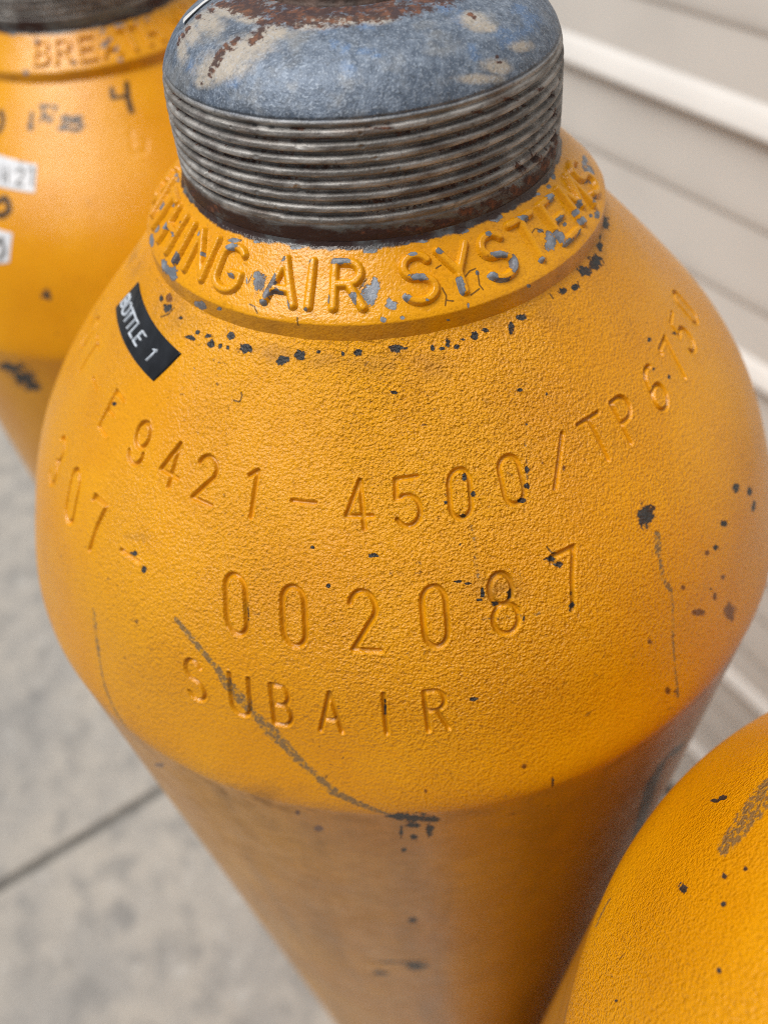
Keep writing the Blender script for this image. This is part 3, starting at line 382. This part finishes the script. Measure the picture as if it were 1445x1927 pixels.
class Field:
    """a surface of revolution sampled on angles (deg) x rows (mm), on which marks are laid"""
    def __init__(s, th, v, r):
        s.th, s.v, s.r = th, v, r*1000
        s.shape = (len(v), len(th))
    def zeros(s): return np.zeros(s.shape, np.float32)
    def win(s, t0, v0, du, dv):
        rm = max(np.interp(v0, s.v, s.r), 5.0)
        ii = np.nonzero(np.abs(s.v-v0) <= dv)[0]; dd = angdiff(s.th, t0); jj = np.nonzero(np.abs(dd) <= np.degrees(du/rm))[0]
        if len(ii) == 0 or len(jj) == 0: return None
        U = np.radians(dd[jj])[None, :]*s.r[ii][:, None]; V = (s.v[ii]-v0)[:, None]+0*U
        return np.ix_(ii, jj), U, V
    def blobs(s, F, L, grow=1.0):
        for t0, v0, a, b, c, d in L:
            M = np.array([[a, c], [b, d]])*grow
            for k in range(2):
                q = np.hypot(M[0, k], M[1, k])
                if q > 14: M[:, k] *= 14/q
            if abs(np.linalg.det(M)) < .02: M = M+np.eye(2)*.25
            e = 1.7*(abs(M[0]).sum()); f = 1.7*(abs(M[1]).sum())
            g = s.win(t0, v0, e, f)
            if g is None: continue
            ix, U, V = g; Q = np.linalg.inv(M)
            q = np.hypot(Q[0, 0]*U+Q[0, 1]*V, Q[1, 0]*U+Q[1, 1]*V)
            F[ix] = np.maximum(F[ix], np.clip(1-.6*q, 0, 1))
        return F
    def lines(s, F, L, amp=1.0, streak=False):
        for w_, pts in L:
            if len(pts) < 2: continue
            t0 = sum(p[0] for p in pts)/len(pts); v0 = sum(p[1] for p in pts)/len(pts)
            rm = np.interp(v0, s.v, s.r)
            loc = [(np.radians(angdiff(p[0], t0))*np.interp(p[1], s.v, s.r), p[1]-v0) for p in pts]
            e = max(abs(p[0]) for p in loc)*1.25+3*w_; f = max(abs(p[1]) for p in loc)+2*w_
            g = s.win(t0, v0, e, f)
            if g is None: continue
            ix, U, V = g
            d, across, along = seg_dist(U, V, [loc], True)
            we = w_*((.40+1.0*vnoise(along/6.0+11, 0*along+3.5, 55)) if streak else 1.0)
            k = np.clip(1-d/we, 0, 1)
            if streak: k = k*np.clip(.25+1.5*vnoise(across/.42+60, along/5.0+30, 77)*(.5+vnoise(across/2.0+9, along/3.0+70, 78)), 0, 1.2)
            F[ix] = np.maximum(F[ix], amp*k)
        return F
    def stamp(s, H, GV, ch, tb, tt, vb, vt, wide, depth, hw):
        """press a character into the height field: foot at angle tb, head at tt"""
        h = vt-vb; g = s.win((tb+tt)/2, (vb+vt)/2, wide*.75+3+np.radians(abs(tt-tb))*60, h*.5+3)
        if g is None: return
        ix, U, V = g
        lean = np.radians(angdiff(tt, tb))*np.interp((vb+vt)/2, s.v, s.r)
        st = [[((x*wide/.5)+lean*(y-.5), (y-.5)*h) for x, y in q] for q in GL[ch]]
        t = seg_dist(U, V, st)/hw
        GV[ix] = np.maximum(GV[ix], 1-sstep(.65, 1.1, t))
        H[ix] += -depth*(1-sstep(.50, .98, t))+.15*depth*np.exp(-((t-1.35)/.33)**2)

def surf_point(th, v, foot=G):
    r, z = body_rz(v, foot); e = 1e-5
    r2, z2 = body_rz(v+e, foot); r1, z1 = body_rz(v-e, foot)
    L = np.hypot(r2-r1, z2-z1); nr, nz = (z2-z1)/L, -(r2-r1)/L
    a = np.radians(th); return np.stack([r*np.cos(a), r*np.sin(a), z], -1), np.stack([nr*np.cos(a), nr*np.sin(a), nz], -1)

def columns(step_mm, lo=-178.0, hi=-2.0, coarse=2.5):
    a = np.degrees(step_mm/117.5); n = int((hi-lo)/a)
    f = np.linspace(lo, hi, n); m = int((lo+360-hi)/coarse)
    return np.r_[f, np.linspace(hi, lo+360, m+1)[1:-1]]

ROW1 = [('D', -182, -182), ('O', -174, -174), ('T', -166, -166), ('-', -157.4, -157.4), ('E', -147.5, -147.5), ('9', -136.9, -137.3), ('4', -128.6, -129.0), ('2', -121.4, -121.9), ('1', -112.8, -113.1),
        ('-', -104.6, -104.6), ('4', -95.9, -96.4), ('5', -89.0, -88.8), ('0', -81.3, -80.4), ('0', -72.9, -72.3), ('/', -66.0, -62.7), ('T', -56.3, -56.3), ('P', -49.6, -49.2), ('6', -41.0, -39.4), ('7', -32.3, -31.5), ('5', -24.5, -23.6), ('0', -16.2, -15.6)]
ROW2 = [('3', -156.3, -157.4), ('0', -146.6, -148.9), ('7', -139.6, -140.6), ('-', -131.2, -131.2), ('0', -112.2, -113.6), ('0', -104.5, -105.2), ('2', -95.6, -96.0), ('0', -87.0, -86.7), ('8', -78.3, -77.9), ('7', -69.4, -68.6)]
ROW3 = [('S', -117.5, -118.4), ('U', -111.4, -111.8), ('B', -106.1, -106.5), ('A', -100.3, -100.3), ('I', -93.8, -93.9), ('R', -87.9, -88.0)]

def cylinder_body(parent, foot, step, marks, bcracks=(), shade_grime=1.0):
    th = columns(step)
    vs = np.r_[np.linspace(-foot*1000, -foot*1000+18, 8), np.arange(-foot*1000+40, -220, 22), np.arange(-220, -.9, 1.0 if step < .4 else 2.0), np.arange(-.6, 119, step)]
    r, z = body_rz(vs/1000, foot); nr, nz = normals(r, z)
    f = Field(th, vs, r); H = f.zeros()
    H += ((vnoise(np.radians(th)[None, :]*9+20, vs[:, None]/9+40, 3)-.5)*.10*(vs[:, None] > 0)).astype(np.float32)
    A = {k: f.zeros() for k in ('chip', 'rust', 'scuff', 'dirt_shade', 'ink', 'grain', 'groove', 'shade_grime', 'crack')}
    f.lines(A['crack'], bcracks)
    A['grain'][:] = np.where(vs > 1, 1.0, .16)[:, None]
    edge = (vnoise(np.radians(th)[None, :]*11+30, vs[:, None]/6+60, 14)-.5)*5
    A['shade_grime'][:] = shade_grime*(1-sstep(-4.5, 2.0, vs[:, None]+edge))  # painted shade begins at the shoulder line with a ragged edge
    A['dirt_shade'][:] = np.where(vs < 0, .34, .03)[:, None]  # vertical wall browned: painted shade on top of some grime
    A['dirt_shade'] += (.5*np.exp(-((vs+2.5)/3.0)**2))[:, None]*vnoise(np.radians(th)[None, :]*7+9, vs[:, None]/30+5, 8)
    marks(f, H, A)
    if shade_grime > .5:                    # the enamel is thicker and smoother toward the sides and the foot of the shoulder
        wv = .52+.48*np.exp(-((th+88)/34.0)**2)[None, :]*sstep(12, 45, vs)[:, None]+(vnoise(np.radians(th)[None, :]*6+11, vs[:, None]/22+70, 91)-.5)*.25
        A['grain'] *= np.where(vs[:, None] > 1, wv, 1.0)
    A['grain'] *= 1-.75*A['groove']
    H *= .001
    a = np.radians(th)
    rad = r[:, None]+nr[:, None]*H; zz = z[:, None]+nz[:, None]*H
    P = np.stack([rad*np.cos(a), rad*np.sin(a), zz], -1)
    me = grid_mesh('body', P, A, M_BODY, wrap=True, cap=True)
    return obj('body', me, parent)

# ------------------------------------------------------------------ neck collar with raised letters, threaded neck
COL = np.array([(.0556, .0885), (.05555, .0899), (.05547, .0940), (.0548, .0948), (.0439, .1046), (.0436, .1055)])
CS = np.r_[0, np.cumsum(np.hypot(*np.diff(COL, axis=0).T))]
def col_rz(s, soft=.00016):
    r = 0; z = 0
    for o in (-1, -.5, 0, .5, 1):
        r = r+np.interp(s+o*soft, CS, COL[:, 0])/5; z = z+np.interp(s+o*soft, CS, COL[:, 1])/5
    return r, z
CONE_N = np.array([(COL[4]-COL[3])[1], -(COL[4]-COL[3])[0]]); CONE_N = CONE_N/np.hypot(*CONE_N)
NOFF = (.0002, .0007, .0004)
WORD = [('B', -207), ('R', -197), ('E', -186.5), ('A', -176.2), ('T', -166), ('H', -155.5), ('I', -147), ('N', -139), ('G', -128.4), ('A', -113.5), ('I', -106.4), ('R', -97.9),
        ('S', -81.5), ('Y', -72.0), ('S', -61.6), ('T', -51.0), ('E', -39.6), ('M', -28.5), ('S', -17.6)]
def patch(name, ch, fn, w_, h, hw, H, mat, parent, attrfn=None, step=.22, sink=.06):
    """one raised character as its own mesh; fn maps mm (x, y) to surface point and normal"""
    mx = hw*1.15
    x = np.arange(-w_*.36/.5-mx, w_*.36/.5+mx, step); y = np.arange(-mx, h+mx, step)
    X, Y = np.meshgrid(x, y)
    st = [[(p*w_/.5, q*h) for p, q in s_] for s_ in GL[ch]]
    t = seg_dist(X, Y, st)/hw
    Z = H*(1-sstep(.34, 1.0, t))-sink
    P, N = fn(X, Y)
    P = P+N*(Z*.001)[..., None]
    k = t < 1.06
    mask = k[:-1, :-1] & k[1:, :-1] & k[:-1, 1:] & k[1:, 1:]
    me = grid_mesh(name, P, attrfn(X, Y) if attrfn else None, mat, mask=mask)
    return obj(name, me, parent)
def collar(parent, rot, chips, lchips, cracks=()):
    th = columns(.15, -179, -1, 3.0); s = np.arange(.0, CS[-1], .0002)
    r, z = col_rz(s); nr, nz = normals(r, z)
    f = Field(th, s*1000, r); A = {k: f.zeros() for k in ('chip', 'dirt_shade', 'edge', 'grain', 'rust', 'crack')}
    f.lines(A['crack'], cracks)
    A['grain'][:] = .7
    A['dirt_shade'][:] = np.where(s < CS[2]-.0002, .45, .08)[:, None]  # upright rim browned more than the cone, its shade put into the colour
    f.blobs(A['chip'], chips, .92)
    A['edge'][:] = ((s-(CS[4]-.0009))/.0012)[:, None]
    H = (vnoise(np.radians(th)[None, :]*14+3, s[:, None]*400, 5)-.5)*.00012
    a = np.radians(th)
    P = np.stack([(r[:, None]+H)*np.cos(a), (r[:, None]+H)*np.sin(a), z[:, None]+H*.5], -1)
    c = obj('neck_collar', grid_mesh('neck_collar', P, A, M_COLLAR, wrap=True), parent)
    c.location = NOFF
    s0 = CS[3]; L = CS[4]-CS[3]
    for ch, t0 in WORD:
        t0 = t0+rot; sb = s0+L*.155; h = L*.62*1000
        def fn(X, Y):
            ss = sb+Y*.001; rr = np.interp(ss, CS, COL[:, 0]); zz = np.interp(ss, CS, COL[:, 1])
            rm = np.interp(sb+h*.0005, CS, COL[:, 0])
            an = np.radians(t0)+X*.001/rm
            return np.stack([rr*np.cos(an), rr*np.sin(an), zz], -1), np.stack([CONE_N[0]*np.cos(an), CONE_N[0]*np.sin(an), CONE_N[1]+0*an], -1)
        def at(X, Y):
            F = np.zeros(X.shape, np.float32); rm = np.interp(sb+h*.0005, CS, COL[:, 0])*1000
            for tt, v0, a_, b_, c_, d_ in lchips:
                M = np.array([[a_, c_], [b_, d_]])
                if abs(np.linalg.det(M)) < .02: M = M+np.eye(2)*.25
                du = X-np.radians(angdiff(tt, t0))*rm; dv = Y-(v0-sb*1000)
                Q = np.linalg.inv(M); q = np.hypot(Q[0, 0]*du+Q[0, 1]*dv, Q[1, 0]*du+Q[1, 1]*dv)
                F = np.maximum(F, np.clip(1-.6*q, 0, 1))
            return {'chip': F, 'grain': np.full(X.shape, .55, np.float32), 'edge': np.full(X.shape, -9, np.float32), 'dirt_shade': np.full(X.shape, .08, np.float32)}
        patch('raised_letter', ch, fn, 5.9 if ch != 'I' else 5.0, h, 1.15, 1.1, M_COLLAR, c, at)
    return c

NECK = np.array([(.0436, .1040), (.0436, .112), (.0434, .117), (.0431, .1225), (.0427, .1255), (.0420, .128), (.0405, .1303), (.0382, .133), (.035, .1352), (.031, .1368), (.027, .138), (.0235, .1387), (.0195, .1391)])
NS = np.r_[0, np.cumsum(np.hypot(*np.diff(NECK, axis=0).T))]
def neck_mesh():
    th = columns(.32, -179, -1, 2.0)
    s = np.arange(0, NS[-1], .00016)
    k = np.ones(25)/25.0
    def sm(a):
        p = np.r_[np.full(12, a[0])-np.arange(12, 0, -1)*(a[1]-a[0]), a, a[-1]+np.arange(1, 13)*(a[-1]-a[-2])]
        return np.convolve(p, k, 'valid')
    r = sm(np.interp(s, NS, NECK[:, 0])); z = sm(np.interp(s, NS, NECK[:, 1])); nr, nz = normals(r, z)
    f = Field(th, s*1000, r)
    Z = z[:, None]; T = th[None, :]
    pitch = .00231
    ph = (Z-.1090)/pitch-T/360.0
    wob = (vnoise(np.radians(T)*16+50, Z*900, 11)-.5)
    env = sstep(.1083, .1100, Z)*(1-sstep(.1262, .1274, Z))
    c = .5+.5*np.cos(2*np.pi*(ph+wob*.05))
    H = -env*(.00105*np.clip(c*1.15-.12, 0, 1)**1.8)*(1+.12*wob)
    nick = vnoise(np.radians(T)*33, Z*900, 21)*vnoise(np.radians(T)*9+5, Z*500, 22); H += -env*.00035*sstep(.55, .8, nick)
    H += -.00030*np.exp(-((Z-.12790-.00012*wob)/.00022)**2)
    H += (vnoise(np.radians(T)*22+7, s[:, None]*500, 31)-.5)*.00010
    a = np.radians(th)
    P = np.stack([(r[:, None]+nr[:, None]*H)*np.cos(a), (r[:, None]+nr[:, None]*H)*np.sin(a), Z+nz[:, None]*H], -1)
    A = {k_: f.zeros() for k_ in ('rust', 'beige', 'blue')}
    f.blobs(A['rust'], NRUST); f.blobs(A['beige'], NBEIGE); f.blobs(A['blue'], NBLUE)
    A['rust'] = np.maximum(A['rust'], (.80*sstep(.0295, .0245, r))[:, None]*(.5+.8*vnoise(np.radians(th)[None, :]*6+90, s[:, None]*200, 41))).astype(np.float32)
    tb = env*sstep(.5, .95, c)*vnoise(np.radians(T)*5+33, Z*300+0*T, 17)
    A['rust'] = np.maximum(A['rust'], (.62*tb).astype(np.float32))
    return grid_mesh('threaded_neck', P, A, M_NECK, wrap=True)
def lathe(name, prof, mat, parent, n=64):
    a = np.linspace(0, 2*np.pi, n, endpoint=False); p = np.array(prof)
    P = np.stack([p[:, :1]*np.cos(a), p[:, :1]*np.sin(a), p[:, 1:]+0*a], -1)
    me = grid_mesh(name, P, None, mat, wrap=True, cap=True)
    return obj(name, me, parent)
NECK_ME = neck_mesh()
PLUG_PROF = [(.0199, .1362), (.0199, .1388), (.0193, .1394), (.0188, .1402), (.0188, .1440), (.0178, .1448), (.0142, .1449), (.0138, .1453), (.0138, .1510), (.0128, .1520), (.0040, .1521)]

def neck_parts(root):
    nk = obj('threaded_neck', NECK_ME, root); nk.location = NOFF
    pl = lathe('valve_plug', PLUG_PROF, M_PLUG, root, 72); pl.location = NOFF
    return nk

def bil(Q, s, t):
    q = np.array(Q); return (q[0]*((1-s)*(1-t))[..., None]+q[1]*(s*(1-t))[..., None]+q[2]*(s*t)[..., None]+q[3]*((1-s)*t)[..., None])
def sheet(name, Q, thick, mat, parent, lens, attrfn=None, step=.35):
    """a thin tape that follows the shoulder; Q = corners (angle, mm) bottom-left, bottom-right, top-right, top-left"""
    n = int(lens[0]/step); m = int(lens[1]/step)
    s = np.r_[0, np.linspace(0, 1, n), 1]; t = np.r_[0, np.linspace(0, 1, m), 1]
    S, T = np.meshgrid(s, t); tv = bil(Q, S, T)
    P, N = surf_point(tv[..., 0], tv[..., 1]/1000)
    Z = np.full(S.shape, thick); Z[0] = Z[-1] = -.2; Z[:, 0] = Z[:, -1] = -.2
    P = P+N*(Z*.001)[..., None]
    return obj(name, grid_mesh(name, P, attrfn(tv) if attrfn else None, mat), parent)

# ------------------------------------------------------------------ cylinder 1: the one in focus
GROUP = 'yellow gas cylinders in a row by the wall'
c1 = empty('gas_cylinder', (0, 0, G))
tag(c1, 'yellow gas cylinder in the centre with black label tape and stamped serial numbers', 'gas cylinder', GROUP)
def marks1(f, H, A):
    for ch, b, t in ROW1: f.stamp(H, A['groove'], ch, b, t, 74.2, 84.2, 5.0 if ch not in '-' else 4.4, .85, .60)
    for ch, b, t in ROW2: f.stamp(H, A['groove'], ch, b, t, 48.1, 61.2, 5.6, .95, .66)
    for ch, b, t in ROW3: f.stamp(H, A['groove'], ch, b, t, 27.2, 37.8, 4.7, .85, .60)
    f.blobs(A['chip'], CHIP, .9); f.blobs(A['rust'], RUST); f.lines(A['scuff'], SCUFF, 1.0, True); f.lines(A['scuff'], FAINT, .22); f.lines(A['scuff'], THIN, .6, True); f.lines(A['ink'], [(w_*1.5, p_) for w_, p_ in INK])
    D = f.zeros(); f.blobs(D, DIRT); A['dirt_shade'] += D*.8
cylinder_body(c1, G, .28, marks1, BCRACK)
collar(c1, 0, CCHIP, LCHIP, CRACK)
neck_parts(c1)
# black tape with raised white letters
LQ = [LABEL[0], LABEL[3], LABEL[2], LABEL[1]]
tape = sheet('label_tape', LQ, .30, M_TAPE, c1, (26, 11))
for ch, s0 in (('B', .075), ('O', .175), ('T', .275), ('T', .37), ('L', .47), ('E', .575), ('1', .80)):
    def fn(X, Y, s0=s0):
        tv = bil(LQ, s0+X/26.0, .27+Y/10.9)
        P, N = surf_point(tv[..., 0], tv[..., 1]/1000); return P+N*.0003, N
    patch('letter', ch, fn, 2.0, 4.1, .35, .40, M_WHITEL, tape, step=.12, sink=.03)
# strip of white tape on the far left of the dome
def dome_tape():
    ss = np.linspace(0, 1, 24); tt = np.linspace(0, 1, 40)
    S, K = np.meshgrid(ss, tt, indexing='ij')
    T = -170.2-9.8*S-(4.5-1.5*S)*(1-K); s = .0338+.0072*S
    r = np.interp(s, NS, NECK[:, 0]); z = np.interp(s, NS, NECK[:, 1]); a = np.radians(T)
    return np.stack([(r+.0003)*np.cos(a), (r+.0003)*np.sin(a), z+.0003], -1)
dt = obj('white_tape', grid_mesh('white_tape', dome_tape(), None, M_WTAPE), c1); dt.location = NOFF

# ------------------------------------------------------------------ cylinder 2: behind, to the left, marker writing and stickers
D2 = -.0161
c2 = empty('gas_cylinder', (-.1167, .2097, G+D2))
tag(c2, 'yellow gas cylinder behind at left with marker writing and white stickers', 'gas cylinder', GROUP)
def marks2(f, H, A):
    A['grain'][:] *= .25
    A['dirt_shade'][:] *= .2
    f.blobs(A['chip'], CHIP2); f.lines(A['ink'], [(w_*1.35, p_) for w_, p_ in INK2])
    H += -.2*(1-sstep(.2, 1, f.lines(f.zeros(), [(1.2, ENG2)])*-1+1))
cylinder_body(c2, G+D2, .6, marks2, (), .15)
collar(c2, 106.8, CCHIP2, [(t_, v_, a_*.7, b_, c_, d_*.7) for t_, v_, a_, b_, c_, d_ in CCHIP2])
neck_parts(c2).rotation_euler = (0, 0, 2.1)
for Q, ln in ((STK2[0], (31, 12)), (STK2[1], (13, 13))):
    def inkat(tv, Q=Q):
        F = np.zeros(tv.shape[:2], np.float32); t0, v0 = Q[0]
        r = np.interp(v0/1000, SV_, SR_)*1000
        for w_, pts in (INK2B if Q is STK2[0] else [(1.4, [(-115, 47), (-112.5, 51), (-111.5, 46), (-113, 43)])]):
            loc = [(np.radians(p[0]-t0)*r, p[1]-v0) for p in pts]
            F = np.maximum(F, np.clip(1-seg_dist(np.radians(tv[..., 0]-t0)*r, tv[..., 1]-v0, [loc])/w_, 0, 1))
        return {'ink': F}
    sheet('paper_sticker', Q, .15, M_STICK, c2, ln, inkat, .4)

# ------------------------------------------------------------------ cylinder 3: front right, only its shoulder in view
D3 = -.0033
c3 = empty('gas_cylinder', (.1316, -.2074, G+D3))
tag(c3, 'yellow gas cylinder at the lower right, only its scuffed shoulder in view', 'gas cylinder', GROUP)
def marks3(f, H, A):
    A['grain'][:] *= .62
    f.blobs(A['chip'], CHIP3); f.lines(A['scuff'], SCUFF3, 1.0, True)
def flip_cols():
    pass
_old = columns
def columns(step_mm, lo=-178.0, hi=-2.0, coarse=2.5): return _old(step_mm, 92.0, 230.0, coarse)
cylinder_body(c3, G+D3, .35, marks3, (), .4)
columns = _old
collar(c3, 40, [], [])
neck_parts(c3).rotation_euler = (0, 0, 4.0)

# ------------------------------------------------------------------ house wall: three-course siding boards with a white strip under every third
WA = math.radians(29.6)                      # heading of the wall's normal, away from the camera
WD = .62
wall = empty('siding_wall', (CAM[0]+WD*math.cos(WA), CAM[1]+WD*math.sin(WA), 0), WA-math.pi/2)
tag(wall, 'beige horizontal siding wall with white strips behind the cylinders', 'wall')
def extrude(name, prof, x0, x1, mat):
    p = np.array(prof); n = len(p)
    V = [(x0, a, b) for a, b in p]+[(x1, a, b) for a, b in p]
    F = [(i, (i+1) % n, n+(i+1) % n, n+i) for i in range(n)]+[tuple(range(n))[::-1], tuple(range(n, 2*n))]
    me = bpy.data.meshes.new(name); me.from_pydata(V, [], F); me.materials.append(mat); me.update(); return me
CH = .2215/3
X0, X1 = -3.2, 2.6
plain = extrude('siding_board', [(.012, 0), (-.0036, 0), (-.0044, .0012), (-.0050, .004), (-.0053, .009), (-.0052, .018), (-.0034, CH-.0003), (.012, CH-.0003)], X0, X1, M_SIDING)
short = extrude('siding_board', [(.012, .0285), (-.0056, .0285), (-.0034, CH-.0003), (.012, CH-.0003)], X0, X1, M_SIDING)
prof = [(.012, 0), (-.0075, 0), (-.0102, .0012), (-.0115, .0040), (-.0112, .0070), (-.0104, .0110), (-.0090, .0170), (-.0074, .0225), (-.0060, .0262), (-.0056, .0283), (.012, .0283)]
strip = extrude('trim_strip', prof, X0, X1, M_TRIM)
zb = G-.1275-5*.2215                      # bottom of the lowest white strip
k = 0
while zb+k*CH < 2.75:
    z = zb+k*CH
    if z > .02:
        if k % 3 == 0:
            o = obj('siding_board', short, wall); o.location = (0, 0, z)
            o = obj('trim_strip', strip, wall); o.location = (0, 0, z)
        else:
            o = obj('siding_board', plain, wall); o.location = (0, 0, z)
    k += 1
base = extrude('base_board', [(.012, 0.002), (-.004, 0.002), (-.004, .13), (.012, .13)], X0, X1, M_SIDING)
obj('wall_sheathing', extrude('wall_sheathing', [(.013, .002), (.15, .002), (.15, 2.8), (.013, 2.8)], X0, X1, M_SIDING), wall)

# ------------------------------------------------------------------ pavement of concrete slabs on the ground
pav = empty('pavement', (0, 0, 0), 0); tag(pav, kind='structure')
gm = bpy.data.meshes.new('ground'); S_ = 150.0
gm.from_pydata([(-S_, -S_, -.034), (S_, -S_, -.034), (S_, S_, -.034), (-S_, S_, -.034)], [], [(0, 1, 2, 3)]); gm.materials.append(M_EARTH)
tag(obj('ground', gm), kind='structure')
uu = np.array([-math.sin(WA), math.cos(WA)]); nn = np.array([math.cos(WA), math.sin(WA)])
def slab_mesh(a, b, gap=.007, e=.006):
    x0, x1, y0, y1 = gap, a-gap, gap, b-gap
    lv = [(0, -.05), (0, -e), (e*.35, -e*.3), (e, 0)]
    V = []
    for i, zz in lv: V += [(x0+i, y0+i, zz), (x1-i, y0+i, zz), (x1-i, y1-i, zz), (x0+i, y1-i, zz)]
    F = []
    for q in range(3):
        for i in range(4): F.append((q*4+i, q*4+(i+1) % 4, q*4+4+(i+1) % 4, q*4+4+i))
    F.append((12, 13, 14, 15))
    me = bpy.data.meshes.new('paving_slab'); me.from_pydata(V, [], F); me.materials.append(M_CONC); me.update(); return me
NW = float(np.dot(CAM[:2], nn))+WD
UB = [-3.13, -2.20, -1.27, -.342, .588, 2.2, 3.13]   # joints across the wall's direction
NB = [NW, NW-.595, NW-1.525, NW-2.455, NW-3.385]
meshes = {}
for i in range(len(UB)-1):
    for j in range(len(NB)-1):
        a, b = round(UB[i+1]-UB[i], 4), round(NB[j]-NB[j+1], 4)
        if (a, b) not in meshes: meshes[(a, b)] = slab_mesh(a, b, .0068 if a > .5 else .0045)
        o = obj('paving_slab', meshes[(a, b)], pav); o.rotation_euler = (0, 0, WA+math.pi/2)
        p = uu*UB[i]+nn*NB[j]
        o.location = (p[0], p[1], .0006*((i*7+j*3) % 4))
bed = bpy.data.meshes.new('joint_sand')
q = [uu*UB[0]+nn*NB[0], uu*UB[-1]+nn*NB[0], uu*UB[-1]+nn*NB[-1], uu*UB[0]+nn*NB[-1]]
bed.from_pydata([(p[0], p[1], -.007) for p in q], [], [(3, 2, 1, 0)]); bed.materials.append(M_JOINT)
obj('joint_sand', bed, pav)
